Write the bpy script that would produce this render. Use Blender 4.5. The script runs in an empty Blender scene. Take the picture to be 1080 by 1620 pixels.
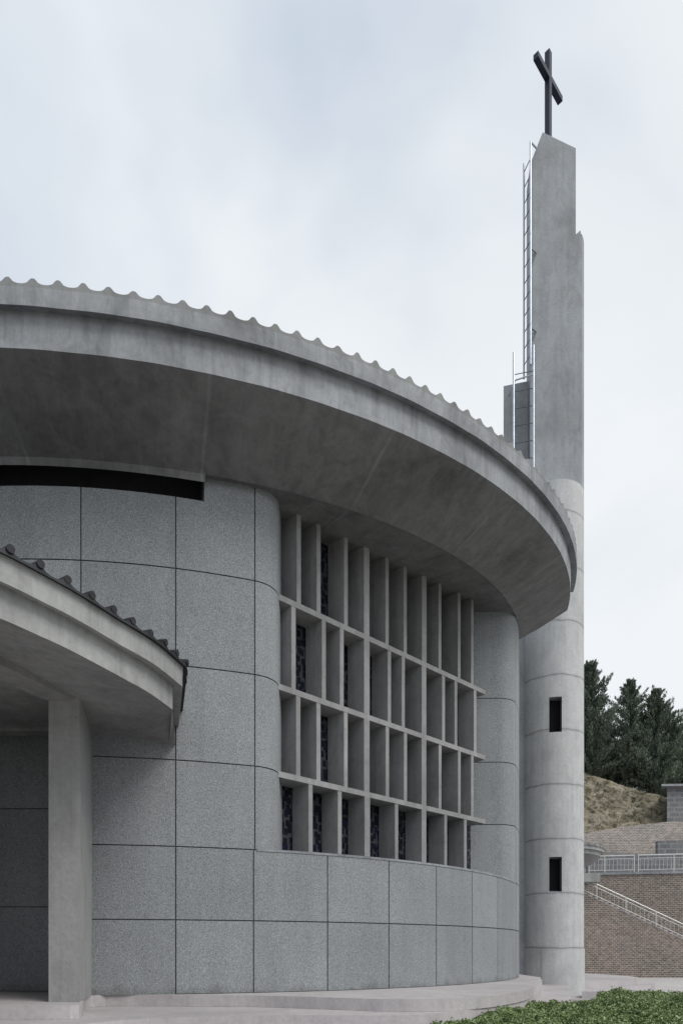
import bpy, math, random
import numpy as np
from mathutils import Vector, Matrix
random.seed(7); RNG = np.random.default_rng(7)
scene = bpy.context.scene
COL = scene.collection
EYE = 2.4                                   # eye height above the ground sheet

# ------------------------------------------------------------------ camera
cam = bpy.data.cameras.new('camera'); camo = bpy.data.objects.new('camera', cam); COL.objects.link(camo)
camo.location = (0, 0, EYE); camo.rotation_euler = (math.radians(90), 0, 0)
cam.sensor_fit = 'HORIZONTAL'; cam.sensor_width = 36; cam.lens = 36; cam.shift_y = 693 / 1080
cam.clip_end = 6000
scene.camera = camo
scene.render.resolution_x = 682; scene.render.resolution_y = 1024
scene.view_settings.view_transform = 'Standard'; scene.view_settings.look = 'None'
scene.view_settings.exposure = 0.0; scene.view_settings.gamma = 1

# ------------------------------------------------------------------ world
SUN_EL, SUN_AZ = math.radians(46), math.radians(128)     # azimuth clockwise from +Y (camera looks +Y)
SKYD, SKYL = (.26, .08, -.03), (2.7, 1.3, 0.9)
w = bpy.data.worlds.new('World'); scene.world = w; w.use_nodes = True
nt = w.node_tree; nt.nodes.clear()
def nn(t, typ, **k):
    n = t.nodes.new(typ)
    for a, b in k.items(): setattr(n, a, b)
    return n
out = nn(nt, 'ShaderNodeOutputWorld')
sky = nn(nt, 'ShaderNodeTexSky', sky_type='NISHITA', sun_disc=False, sun_elevation=SUN_EL, sun_rotation=SUN_AZ)
sky.air_density = 1.0; sky.dust_density = 2.0
bg1 = nn(nt, 'ShaderNodeBackground'); bg1.inputs[1].default_value = 0.10
nt.links.new(sky.outputs[0], bg1.inputs[0])
tc = nn(nt, 'ShaderNodeTexCoord')
mp = nn(nt, 'ShaderNodeMapping'); mp.inputs['Scale'].default_value = (1.0, 1.0, 1.6); mp.inputs['Location'].default_value = SKYL
nt.links.new(tc.outputs['Generated'], mp.inputs[0])
nz = nn(nt, 'ShaderNodeTexNoise'); nz.inputs['Scale'].default_value = 1.9; nz.inputs['Detail'].default_value = 5; nz.inputs['Roughness'].default_value = 0.46
nz.inputs['Distortion'].default_value = 0.25
nt.links.new(mp.outputs[0], nz.inputs[0])
cr = nn(nt, 'ShaderNodeValToRGB')
cr.color_ramp.elements[0].position = 0.30; cr.color_ramp.elements[0].color = (0.65, 0.725, 0.825, 1)
cr.color_ramp.elements[1].position = 0.62; cr.color_ramp.elements[1].color = (0.875, 0.91, 0.945, 1)
e = cr.color_ramp.elements.new(0.46); e.color = (0.845, 0.888, 0.925, 1)
dt = nn(nt, 'ShaderNodeVectorMath', operation='DOT_PRODUCT'); nt.links.new(tc.outputs['Generated'], dt.inputs[0]); dt.inputs[1].default_value = SKYD
ad = nn(nt, 'ShaderNodeMath', operation='ADD'); nt.links.new(nz.outputs[0], ad.inputs[0]); nt.links.new(dt.outputs['Value'], ad.inputs[1])
nt.links.new(ad.outputs[0], cr.inputs[0])
bg2 = nn(nt, 'ShaderNodeBackground'); bg2.inputs[1].default_value = 1.0
nt.links.new(cr.outputs[0], bg2.inputs[0])
mr = nn(nt, 'ShaderNodeMapRange'); mr.inputs[1].default_value = 0.25; mr.inputs[2].default_value = 0.5; mr.inputs[3].default_value = 0.88; mr.inputs[4].default_value = 1.0
nt.links.new(nz.outputs[0], mr.inputs[0])
mx = nn(nt, 'ShaderNodeMixShader')
nt.links.new(mr.outputs[0], mx.inputs[0]); nt.links.new(bg1.outputs[0], mx.inputs[1]); nt.links.new(bg2.outputs[0], mx.inputs[2])
nt.links.new(mx.outputs[0], out.inputs[0])
sl = bpy.data.lights.new('sun', 'SUN'); sl.energy = 2.0; sl.angle = math.radians(32); sl.color = (1.0, 0.97, 0.93)
so = bpy.data.objects.new('sun', sl); COL.objects.link(so)
sd = Vector((math.sin(SUN_AZ) * math.cos(SUN_EL), math.cos(SUN_AZ) * math.cos(SUN_EL), math.sin(SUN_EL)))
so.rotation_euler = sd.to_track_quat('Z', 'Y').to_euler(); so.location = (20, -20, 60)

# ------------------------------------------------------------------ materials
def newmat(name, rough=0.85, spec=0.3):
    m = bpy.data.materials.new(name); m.use_nodes = True
    t = m.node_tree; b = t.nodes['Principled BSDF']
    b.inputs['Roughness'].default_value = rough; b.inputs['Specular IOR Level'].default_value = spec
    return m, t, b
def L(t, a, b): t.links.new(a, b)
def pos(t, scale=(1, 1, 1)):
    g = nn(t, 'ShaderNodeNewGeometry'); m = nn(t, 'ShaderNodeMapping'); m.inputs['Scale'].default_value = scale
    L(t, g.outputs['Position'], m.inputs[0]); return m.outputs[0]
def noise(t, vec, sc, det=4, rough=.55, dist=0):
    n = nn(t, 'ShaderNodeTexNoise'); n.inputs['Scale'].default_value = sc; n.inputs['Detail'].default_value = det
    n.inputs['Roughness'].default_value = rough; n.inputs['Distortion'].default_value = dist
    L(t, vec, n.inputs[0]); return n.outputs[0]
def ramp(t, fac, stops):
    c = nn(t, 'ShaderNodeValToRGB'); els = c.color_ramp.elements
    els[0].position = stops[0][0]; els[0].color = (*stops[0][1], 1)
    els[1].position = stops[-1][0]; els[1].color = (*stops[-1][1], 1)
    for p, col in stops[1:-1]:
        x = els.new(p); x.color = (*col, 1)
    L(t, fac, c.inputs[0]); return c.outputs[0]
def g3(v): return (v, v, v)
def mixc(t, a, b, fac=1.0, mode='MULTIPLY'):
    m = nn(t, 'ShaderNodeMix', data_type='RGBA', blend_type=mode)
    if isinstance(fac, float): m.inputs[0].default_value = fac
    else: L(t, fac, m.inputs[0])
    for i, v in ((6, a), (7, b)):
        if isinstance(v, tuple): m.inputs[i].default_value = (*v, 1)
        else: L(t, v, m.inputs[i])
    return m.outputs[2]
def bump(t, b, h, strength=.3, dist=.02):
    n = nn(t, 'ShaderNodeBump'); n.inputs['Strength'].default_value = strength; n.inputs['Distance'].default_value = dist
    L(t, h, n.inputs['Height']); L(t, n.outputs[0], b.inputs['Normal'])
def concrete(name, base, contrast=1.0, streak=0.5, rough=.8, lines=None, polar=False):
    m, t, b = newmat(name, rough)
    c = contrast
    big = ramp(t, noise(t, pos(t), .28, 6, .6, .4), [(.28, g3(1 - .30 * c)), (.5, g3(1.0)), (.72, g3(1 + .16 * c))])
    mid = ramp(t, noise(t, pos(t, (1, 1, .6)), 1.7, 7, .65, .8), [(.3, g3(1 - .20 * c)), (.52, g3(1.0)), (.75, g3(1 + .14 * c))])
    col = mixc(t, mixc(t, base, big), mid)
    st = ramp(t, noise(t, pos(t, (4.5, 4.5, .22)), 1.0, 6, .65), [(.32, g3(1 - .32 * streak)), (.5, g3(1.0)), (.74, g3(1 + .22 * streak))])
    col = mixc(t, col, st)
    fine = noise(t, pos(t), 9, 6, .7)
    col = mixc(t, col, ramp(t, fine, [(.3, g3(.90)), (.7, g3(1.08))]))
    pits = ramp(t, noise(t, pos(t), 4.6, 3, .5), [(.70, g3(1.0)), (.76, g3(.72))])
    col = mixc(t, col, pits, .5)
    if name.startswith('fin'):
        oi = nn(t, 'ShaderNodeObjectInfo'); col = mixc(t, col, ramp(t, oi.outputs['Random'], [(0, g3(.88)), (1, g3(1.1))]))
    if polar:                              # board marks running out from the hall's centre
        s = nn(t, 'ShaderNodeSeparateXYZ'); g = nn(t, 'ShaderNodeNewGeometry'); L(t, g.outputs['Position'], s.inputs[0])
        ax = nn(t, 'ShaderNodeMath', operation='ADD'); L(t, s.outputs[0], ax.inputs[0]); ax.inputs[1].default_value = 8.5
        ay = nn(t, 'ShaderNodeMath', operation='ADD'); L(t, s.outputs[1], ay.inputs[0]); ay.inputs[1].default_value = -34.34
        an = nn(t, 'ShaderNodeMath', operation='ARCTAN2'); L(t, ax.outputs[0], an.inputs[0]); L(t, ay.outputs[0], an.inputs[1])
        cb = nn(t, 'ShaderNodeCombineXYZ'); sc = nn(t, 'ShaderNodeMath', operation='MULTIPLY'); L(t, an.outputs[0], sc.inputs[0]); sc.inputs[1].default_value = 34
        L(t, sc.outputs[0], cb.inputs[0]); zz = nn(t, 'ShaderNodeMath', operation='MULTIPLY'); L(t, s.outputs[2], zz.inputs[0]); zz.inputs[1].default_value = .30; L(t, zz.outputs[0], cb.inputs[1])
        rad = noise(t, cb.outputs[0], 1.0, 7, .72)
        col = mixc(t, col, ramp(t, rad, [(.3, g3(.84)), (.5, g3(1.0)), (.64, g3(1.1)), (.68, g3(1.02)), (.76, g3(1.3))]))
        wr = nn(t, 'ShaderNodeMath', operation='WRAP'); wb = nn(t, 'ShaderNodeMath', operation='MULTIPLY_ADD'); L(t, noise(t, pos(t), .35, 2, .5), wb.inputs[0]); wb.inputs[1].default_value = .012; L(t, an.outputs[0], wb.inputs[2])
        L(t, wb.outputs[0], wr.inputs[0]); wr.inputs[1].default_value = .13; wr.inputs[2].default_value = -.13
        aw = nn(t, 'ShaderNodeMath', operation='ABSOLUTE'); L(t, wr.outputs[0], aw.inputs[0])
        ln_ = ramp(t, aw.outputs[0], [(.0, g3(1.4)), (.0012, g3(1.28)), (.003, g3(.94)), (.010, g3(1.0))])
        col = mixc(t, col, ln_, ramp(t, noise(t, pos(t), .5, 3, .6), [(.42, g3(.1)), (.6, g3(.9))]))
    if lines:                              # pour lines: thin irregular stains at fixed heights
        g = nn(t, 'ShaderNodeNewGeometry'); s = nn(t, 'ShaderNodeSeparateXYZ'); L(t, g.outputs['Position'], s.inputs[0])
        wob = nn(t, 'ShaderNodeMath', operation='MULTIPLY_ADD'); L(t, noise(t, pos(t), .9, 4, .6), wob.inputs[0]); wob.inputs[1].default_value = .22; L(t, s.outputs[2], wob.inputs[2])
        mo = nn(t, 'ShaderNodeMath', operation='WRAP'); a = nn(t, 'ShaderNodeMath', operation='SUBTRACT'); L(t, wob.outputs[0], a.inputs[0]); a.inputs[1].default_value = lines[0] + .11
        L(t, a.outputs[0], mo.inputs[0]); mo.inputs[1].default_value = lines[1] / 2; mo.inputs[2].default_value = -lines[1] / 2
        ab = nn(t, 'ShaderNodeMath', operation='ABSOLUTE'); L(t, mo.outputs[0], ab.inputs[0])
        msk = ramp(t, ab.outputs[0], [(.0, g3(.50)), (.022, g3(.66)), (.05, g3(.90)), (.13, g3(1.0))])
        col = mixc(t, col, msk)
    L(t, col, b.inputs['Base Color'])
    bump(t, b, fine, .35, .03)
    return m
def pebble(name, base, s=1.0):
    m, t, b = newmat(name, .9, .2)
    f = noise(t, pos(t), 34, 3, .7)
    f2 = noise(t, pos(t), 60, 2, .7)
    col = mixc(t, base, ramp(t, f, [(.30, g3(.50)), (.45, g3(.90)), (.55, g3(1.06)), (.70, g3(1.45))]))
    col = mixc(t, col, ramp(t, f2, [(.3, g3(.6)), (.7, g3(1.4))]))
    big = ramp(t, noise(t, pos(t), .5, 5, .6, .3), [(.3, (.94, .935, .93)), (.7, (1.04, 1.05, 1.06))])
    col = mixc(t, col, big)
    st = ramp(t, noise(t, pos(t, (1.2, 1.2, .12)), 1.6, 5, .6), [(.3, g3(.93)), (.7, g3(1.05))])
    col = mixc(t, col, st)
    at_ = nn(t, 'ShaderNodeAttribute', attribute_name='panel'); col = mixc(t, col, at_.outputs['Color'])
    g_ = nn(t, 'ShaderNodeNewGeometry'); s_ = nn(t, 'ShaderNodeSeparateXYZ'); L(t, g_.outputs['Position'], s_.inputs[0])     # splash dirt along the foot
    m_ = nn(t, 'ShaderNodeMath', operation='MULTIPLY_ADD'); L(t, noise(t, pos(t, (1, 1, .5)), 2.2, 5, .65), m_.inputs[0]); m_.inputs[1].default_value = -.9; L(t, s_.outputs[2], m_.inputs[2])
    col = mixc(t, col, ramp(t, m_.outputs[0], [(.72, (.72, .71, .69)), (.95, g3(1.0))]))
    L(t, col, b.inputs['Base Color']); bump(t, b, f, .5, .03)
    return m
def plain(name, col, rough=.5, metal=0.0, var=.15, sc=3.0):
    m, t, b = newmat(name, rough); b.inputs['Metallic'].default_value = metal
    c = mixc(t, col, ramp(t, noise(t, pos(t), sc, 5, .6), [(.3, g3(1 - var)), (.7, g3(1 + var))]))
    L(t, c, b.inputs['Base Color']); return m
def brickmat(name, c1, c2, mortar, bw, rh, var=.35):
    m, t, b = newmat(name, .9, .2)
    g = nn(t, 'ShaderNodeNewGeometry'); s = nn(t, 'ShaderNodeSeparateXYZ'); L(t, g.outputs['Position'], s.inputs[0])
    cb = nn(t, 'ShaderNodeCombineXYZ'); L(t, s.outputs[0], cb.inputs[0]); L(t, s.outputs[2], cb.inputs[1])
    k = nn(t, 'ShaderNodeTexBrick'); L(t, cb.outputs[0], k.inputs['Vector'])
    k.inputs['Color1'].default_value = (*c1, 1); k.inputs['Color2'].default_value = (*c2, 1); k.inputs['Mortar'].default_value = (*mortar, 1)
    k.inputs['Scale'].default_value = 1; k.inputs['Brick Width'].default_value = bw; k.inputs['Row Height'].default_value = rh
    k.inputs['Mortar Size'].default_value = rh * .16; k.inputs['Bias'].default_value = -.1
    col = mixc(t, k.outputs[0], ramp(t, noise(t, pos(t, (1, 1, 2.5)), 3.2, 5, .75), [(.3, g3(1 - var)), (.7, g3(1 + var))]))
    col = mixc(t, col, ramp(t, noise(t, pos(t), .33, 5, .6), [(.3, (.85, .88, .86)), (.7, (1.12, 1.08, 1.06))]))
    L(t, col, b.inputs['Base Color']); bump(t, b, k.outputs[1], -.4, .03)
    return m
JH, JS = EYE + .10, 2.80
M = {}
M['fascia'] = concrete('fascia_concrete', (.262, .273, .286), 1.35, .6)
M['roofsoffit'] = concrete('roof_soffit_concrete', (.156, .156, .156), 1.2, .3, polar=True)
M['soffit'] = concrete('soffit_concrete', (.25, .25, .248), 1.1, .4)
M['tower'] = concrete('tower_concrete', (.45, .457, .46), .6, .3, .8, (JH, JS))
M['towertop'] = concrete('tower_upper_concrete', (.285, .30, .315), .85, .3)
M['porch'] = concrete('porch_concrete', (.31, .315, .31), .9, .4)
M['pier'] = concrete('pier_concrete', (.29, .29, .288), .6, .35)
M['fin'] = concrete('fin_concrete', (.262, .262, .262), .9, .4)
M['pebble'] = pebble('pebble_dash', (.258, .272, .28))
M['joint'] = plain('joint_mortar', (.095, .105, .112), .9)
M['tile'] = concrete('roof_tile', (.22, .225, .225), 1.3, .3)
M['blacktile'] = plain('black_tile', (.018, .019, .022), .6, 0, .5)
M['step'] = concrete('step_concrete', (.43, .405, .41), .55, .15)
M['paving'] = concrete('paving_concrete', (.45, .43, .42), .5, 0)
M['cross'] = plain('cross_steel', (.018, .025, .042), .5, .1)
M['metal'] = plain('galvanised_steel', (.42, .46, .52), .4, .6)
M['rung'] = plain('rung_steel', (.12, .13, .15), .5, .5)
M['stainless'] = plain('stainless_steel', (.62, .62, .60), .4, .4, .05)
M['brick'] = brickmat('retaining_brick', (.205, .16, .14), (.115, .098, .09), (.31, .285, .26), .36, .17, .5)
M['rubble'] = brickmat('pale_brick', (.33, .275, .25), (.23, .205, .195), (.44, .41, .385), .34, .17, .5)
M['block'] = brickmat('grey_block', (.185, .19, .20), (.14, .148, .165), (.235, .235, .235), 1.1, .5, .25)
M['dark'] = plain('interior_shade', (.006, .006, .007), .95)  # near-black colour standing in for the unlit inside of the tower windows
M['slot'] = plain('slot_shade', (.045, .046, .048), .95)  # dark grey puts the slot's shade into the liner colour
M['bark'] = plain('bark', (.10, .075, .055), .9)

def glassmat():
    m, t, b = newmat('stained_glass', .12, .6)
    g = nn(t, 'ShaderNodeNewGeometry'); s = nn(t, 'ShaderNodeSeparateXYZ'); L(t, g.outputs['Position'], s.inputs[0])
    cb = nn(t, 'ShaderNodeCombineXYZ')
    u = nn(t, 'ShaderNodeMath', operation='MULTIPLY'); L(t, s.outputs[0], u.inputs[0]); u.inputs[1].default_value = 8.0
    v = nn(t, 'ShaderNodeMath', operation='MULTIPLY'); L(t, s.outputs[2], v.inputs[0]); v.inputs[1].default_value = 4.2
    L(t, u.outputs[0], cb.inputs[0]); L(t, v.outputs[0], cb.inputs[1])
    vo = nn(t, 'ShaderNodeTexVoronoi', voronoi_dimensions='2D', distance='CHEBYCHEV', feature='F1'); vo.inputs['Scale'].default_value = 1.0; vo.inputs['Randomness'].default_value = .75
    L(t, cb.outputs[0], vo.inputs['Vector'])
    lead = ramp(t, vo.outputs['Distance'], [(.40, g3(0.0)), (.47, g3(1.0))])
    tint = ramp(t, noise(t, pos(t), 1.3, 3, .6), [(.38, (.006, .008, .012)), (.52, (.008, .010, .018)), (.60, (.010, .013, .032)), (.66, (.008, .008, .010)), (.74, (.06, .016, .016))])
    L(t, mixc(t, tint, (.055, .058, .065), lead, 'MIX'), b.inputs['Base Color']); return m
M['glass'] = glassmat()
def leafmat(name, c1, c2, c3):
    m, t, b = newmat(name, .55, .3)
    a = nn(t, 'ShaderNodeAttribute', attribute_name='tone')
    L(t, ramp(t, a.outputs['Fac'], [(0, c1), (.6, c2), (1, c3)]), b.inputs['Base Color']); return m
M['juniper'] = leafmat('juniper_foliage', (.052, .070, .055), (.115, .15, .105), (.20, .24, .16))
M['leafy'] = leafmat('broadleaf_foliage', (.05, .08, .04), (.10, .15, .07), (.17, .22, .11))
M['hedge'] = leafmat('hedge_foliage', (.06, .09, .035), (.17, .235, .09), (.38, .46, .23))
def earthmat():
    m, t, b = newmat('earth_bank', .95, .1)
    n = noise(t, pos(t), .5, 6, .7); f = noise(t, pos(t), 1.5, 4, .6)
    c = ramp(t, n, [(.3, (.175, .15, .12)), (.5, (.25, .22, .175)), (.7, (.32, .285, .23))])
    c = mixc(t, c, ramp(t, f, [(.38, (.38, .40, .34)), (.46, (.85, .87, .8)), (.6, g3(1.08))]))
    L(t, c, b.inputs['Base Color']); bump(t, b, f, .8, .3); return m
M['earth'] = earthmat()
def groundmat():
    m, t, b = newmat('ground', .95, .1)
    c = ramp(t, noise(t, pos(t), .2, 6, .7), [(.3, (.30, .285, .26)), (.7, (.40, .385, .36))])
    L(t, c, b.inputs['Base Color']); return m
M['ground'] = groundmat()

# ------------------------------------------------------------------ mesh helpers (heights h are relative to the eye)
class MB:
    def __init__(s): s.v = []; s.f = []; s.m = []; s.cur = 1.0; s.tn = {}
    def face(s, pts, mi=0):
        i = len(s.v); s.v += [tuple(p) for p in pts]; s.f.append(tuple(range(i, i + len(pts)))); s.m.append(mi)
    def strip(s, a, b, mi=0, close=False):      # two rows of points -> shared-vertex quads
        n = len(a); i = len(s.v); s.v += [tuple(p) for p in a] + [tuple(p) for p in b]
        for k in range(n if close else n - 1):
            j = (k + 1) % n; s.f.append((i + k, i + j, i + n + j, i + n + k)); s.m.append(mi)
    def grid(s, rows, mi=0, close=False):
        n = len(rows[0]); i = len(s.v)
        for r in rows: s.v += [tuple(p) for p in r]
        for a in range(len(rows) - 1):
            for k in range(n if close else n - 1):
                j = (k + 1) % n
                s.f.append((i + a * n + k, i + a * n + j, i + (a + 1) * n + j, i + (a + 1) * n + k)); s.m.append(mi)
    def prism(s, poly, z0, z1, mi=0, bottom=True):
        zt = z1 if hasattr(z1, '__len__') else [z1] * len(poly)
        a = [(p[0], p[1], z0) for p in poly]; b = [(p[0], p[1], zt[i]) for i, p in enumerate(poly)]
        for k in range(len(poly)):
            j = (k + 1) % len(poly); s.face([a[k], a[j], b[j], b[k]], mi)
        s.face(b, mi)
        if bottom: s.face(a[::-1], mi)
    def box(s, x0, x1, y0, y1, z0, z1, mi=0): s.prism([(x0, y0), (x1, y0), (x1, y1), (x0, y1)], z0, z1, mi)
    def tube(s, a, b, r, n=8, mi=0):
        a = Vector(a); b = Vector(b); d = (b - a).normalized(); u = d.orthogonal().normalized(); v = d.cross(u)
        ra = [a + r * (math.cos(q) * u + math.sin(q) * v) for q in [2 * math.pi * k / n for k in range(n)]]
        rb = [p + (b - a) for p in ra]
        s.strip(ra, rb, mi, True); s.face(ra[::-1], mi); s.face(rb, mi)
    def bar(s, a, b, w, h, side=(0, 0, 1), mi=0):   # rectangular bar from a to b
        a = Vector(a); b = Vector(b); d = (b - a).normalized(); up = Vector(side); u = d.cross(up).normalized(); up = u.cross(d)
        q = [(-w / 2, -h / 2), (w / 2, -h / 2), (w / 2, h / 2), (-w / 2, h / 2)]
        ra = [a + x * u + y * up for x, y in q]; rb = [b + x * u + y * up for x, y in q]
        for k in range(4): s.face([ra[k], ra[(k + 1) % 4], rb[(k + 1) % 4], rb[k]], mi)
        s.face(ra[::-1], mi); s.face(rb, mi)
    def build(s, name, mats, parent=None, smooth=False, bevel=0, sharp=35):
        if not isinstance(mats, (list, tuple)): mats = [mats]
        off = Vector((0, 0, 0)); p = parent
        while p is not None: off += Vector(p.location); p = p.parent
        me = bpy.data.meshes.new(name)
        me.from_pydata([(x - off.x, y - off.y, z + EYE - off.z) for x, y, z in s.v], [], s.f)
        for m in mats: me.materials.append(m)
        me.polygons.foreach_set('material_index', s.m)
        if smooth:
            me.polygons.foreach_set('use_smooth', [True] * len(s.f))
            try: me.set_sharp_from_angle(angle=math.radians(sharp))
            except Exception: pass
        me.update()
        if s.tn:
            at_ = me.attributes.new('panel', 'FLOAT', 'FACE'); at_.data.foreach_set('value', [s.tn.get(i, 1.0) for i in range(len(s.f))])
        o = bpy.data.objects.new(name, me); COL.objects.link(o); o.parent = parent
        if bevel:
            b = o.modifiers.new('bevel', 'BEVEL'); b.width = bevel; b.segments = 2; b.limit_method = 'ANGLE'
        return o
def tag(o, label=None, cat=None, group=None, kind=None):
    for k, v in (('label', label), ('category', cat), ('group', group), ('kind', kind)):
        if v: o[k] = v
    return o
def thing(name, label, cat, loc, group=None):       # loc z in world units
    o = bpy.data.objects.new(name, None); COL.objects.link(o); o.location = loc; o.empty_display_size = .3
    return tag(o, label, cat, group)
def W(px, h, y=None, z=None):                       # pixel column -> plan point, at depth z or at height h seen at row y
    if z is None: z = 1080 * abs(h) / abs(1503 - y)
    return ((px - 540) / 1080 * z, z)
def resample(pts, step):
    P = [Vector(p) for p in pts]; o = [P[0]]
    # Catmull-Rom then even steps
    D = []
    for i in range(len(P) - 1):
        p0 = P[max(i - 1, 0)]; p1 = P[i]; p2 = P[i + 1]; p3 = P[min(i + 2, len(P) - 1)]
        for k in range(12):
            t = k / 12
            D.append(.5 * ((2 * p1) + (p2 - p0) * t + (2 * p0 - 5 * p1 + 4 * p2 - p3) * t * t + (3 * p1 - p0 - 3 * p2 + p3) * t ** 3))
    D.append(P[-1])
    S = [0]
    for a, b in zip(D, D[1:]): S.append(S[-1] + (b - a).length)
    n = max(2, int(S[-1] / step)); R = []; j = 0
    for k in range(n + 1):
        s = S[-1] * k / n
        while j < len(S) - 2 and S[j + 1] < s: j += 1
        f = (s - S[j]) / max(S[j + 1] - S[j], 1e-9); R.append(D[j].lerp(D[j + 1], min(max(f, 0), 1)))
    return R

# ------------------------------------------------------------------ plan of the round hall
CX, CY, R = -8.24, 34.52, 16.66
def cp(phi, r=R, c=(CX, CY)): return (c[0] + r * math.sin(phi), c[1] - r * math.cos(phi))
def phi_at(px, r=R):
    k = (px - 540) / 1080; a = 1 + k * k; b = -2 * (k * CX + CY); c = CX * CX + CY * CY - r * r
    z = (-b - math.sqrt(max(b * b - 4 * a * c, 0))) / (2 * a); return math.atan2(k * z - CX, CY - z)
PHIM = math.radians(44.33)
def arc(p0, p1, n=None):
    n = n or max(2, int(abs(p1 - p0) / math.radians(1.2))); return [cp(p0 + (p1 - p0) * i / n) for i in range(n + 1)]
PH403 = phi_at(403)
def fillet():
    A = cp(PH403); rho = .9; c = (A[0] - rho * math.sin(PH403), A[1] + rho * math.cos(PH403)); pts = []
    for i in range(1, 11):
        q = PH403 + (math.pi / 2 - PH403) * i / 10; pts.append((c[0] + rho * math.sin(q), c[1] - rho * math.cos(q)))
    pts.append((pts[-1][0], pts[-1][1] + 1.6)); return pts
FIL = fillet()
def mirror(p):
    ax = Vector((math.sin(PHIM), -math.cos(PHIM))); d = Vector((p[0] - CX, p[1] - CY)); q = 2 * d.dot(ax) * ax - d
    return (CX + q.x, CY + q.y)

def panels(mb, line, zs, vj, g=.016, depth=.045, top_cap=0.0, lo=0, hi_=0):
    """pebble-dash panels (material 0) over a recessed joint bed (material 1) along a plan line, viewer on its right"""
    P = [Vector(p) for p in line]; S = [0]
    for a, b in zip(P, P[1:]): S.append(S[-1] + (b - a).length)
    T = []
    for i in range(len(P)):
        d = (P[min(i + 1, len(P) - 1)] - P[max(i - 1, 0)]).normalized(); T.append(Vector((-d.y, d.x)))
    def at(s, off):
        j = 0
        while j < len(S) - 2 and S[j + 1] < s: j += 1
        f = (s - S[j]) / (S[j + 1] - S[j]); p = P[j].lerp(P[j + 1], f); n = T[j].lerp(T[j + 1], f).normalized(); q = p + n * off; return (q.x, q.y)
    bk = [at(s, depth) for s in S]
    mb.strip([(*p, zs[0]) for p in bk], [(*p, zs[-1]) for p in bk], 1)
    vs = [0] + sorted(vj) + [S[-1]]
    for a, b in zip(vs, vs[1:]):
        a2 = a + (g if a in vj else 0); b2 = b - (g if b in vj else 0)
        ss = [a2] + [s for s in S if a2 + .02 < s < b2 - .02] + [b2]
        o = [at(s, 0) for s in ss]; i_ = [at(s, depth) for s in ss]
        for k in range(len(zs) - 1):
            z0 = zs[k] + (g if k > 0 or lo else 0); z1 = zs[k + 1] - (g if k < len(zs) - 2 or hi_ else 0)
            lo = [(*p, z0) for p in o]; hi = [(*p, z1) for p in o]
            f_ = len(mb.f); mb.strip(lo, hi, 0); tv = random.uniform(.93, 1.06)
            for q_ in range(f_, len(mb.f)): mb.tn[q_] = tv
            mb.strip(hi, [(*p, z1) for p in i_], 1); mb.strip([(*p, z0) for p in i_], lo, 1)
            mb.face([(*i_[0], z0), (*o[0], z0), (*o[0], z1), (*i_[0], z1)], 1)
            mb.face([(*o[-1], z0), (*i_[-1], z0), (*i_[-1], z1), (*o[-1], z1)], 1)
    if top_cap:
        t = [at(s, top_cap) for s in S]; z = zs[-1]
        mb.strip([(*at(s, 0), z) for s in S], [(*p, z) for p in t], 0); mb.strip([(*p, z) for p in t], [(*p, zs[0]) for p in t], 1)
    return S
def slen(line, p):                         # arclength of the line point nearest p
    best = None; s = 0
    for a, b in zip(line, line[1:]):
        l = math.dist(a, b); d = math.dist(a, p)
        if best is None or d < best[0]: best = (d, s)
        s += l
        d = math.dist(b, p)
        if d < best[0]: best = (d, s)
    return best[1]

hall = thing('church_hall', 'round grey pebble-dash church hall with a wide overhanging concrete roof', 'church', (CX, CY, EYE - 1.2))
Z1, Z2, Z3, Z4, Z5, ZT, ZL = .8, 2.77, 5.09, 7.63, 10.23, 14.1, 12.15
PL = phi_at(112)                           # behind the pier: the porch recess starts
jl = [phi_at(x) for x in (278, 401, 518, 615, 690, 747, 787)]
PEND = math.radians(150)
# lower wall
def aline(breaks):
    o = []
    for a, b in zip(breaks, breaks[1:]):
        s = arc(a, b); o += s if not o else s[1:]
    return o
ext = [jl[-1] + math.radians(11 * k) for k in (1, 2, 3, 4, 5, 6)]
ln = aline([PL] + jl + ext + [PEND]); mb = MB()
panels(mb, ln, [-1.2, Z1, Z2], [slen(ln, cp(p)) for p in jl + ext], hi_=1)
tag(mb.build('wall', [M['pebble'], M['joint']], hall, True), 'low curved wall under the window screen')
# upper left wall, two heights
PS = phi_at(323)
mb = MB()
lp = aline([PL, phi_at(128), phi_at(278), PS])
panels(mb, lp, [Z2, Z3, Z4, Z5, ZL], [slen(lp, cp(phi_at(278))), slen(lp, cp(phi_at(128)))], top_cap=.5, lo=1)
pl2 = aline([math.radians(-120), phi_at(-320), phi_at(-170), phi_at(-28), PL][:1] + [phi_at(-330), phi_at(-175), phi_at(-28), PL])
panels(mb, pl2, [5.9, Z4, Z5, ZL], [slen(pl2, cp(phi_at(x))) for x in (-330, -175, -28)], top_cap=.5)
# the joint at column 128 belongs to the upper wall only
lq = aline([PS, PH403]) + FIL
panels(mb, lq, [Z2, Z3, Z4, Z5, ZT], [slen(lq, cp(PH403))], lo=1)
a = cp(PS); b = cp(PS, R - .93)              # the end of the taller pier beside the slot
mb.face([(*a, ZL - .01), (*b, ZL - .01), (*b, ZT), (*a, ZT)], 0)
mb.build('wall', [M['pebble'], M['joint']], hall, True)
# right pier, mirrored
rp = [mirror(p) for p in FIL][::-1]; pm = 2 * PHIM - PH403
ln = rp + aline([pm, pm + .5, PEND]); mb = MB()
panels(mb, ln, [Z2, Z3, Z4, Z5, 14.6], [slen(ln, cp(pm)), slen(ln, cp(pm + .5))], lo=1)
tag(mb.build('wall', [M['pebble'], M['joint']], hall, True), 'rounded pebble-dash pier at the far end of the window screen')
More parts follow.
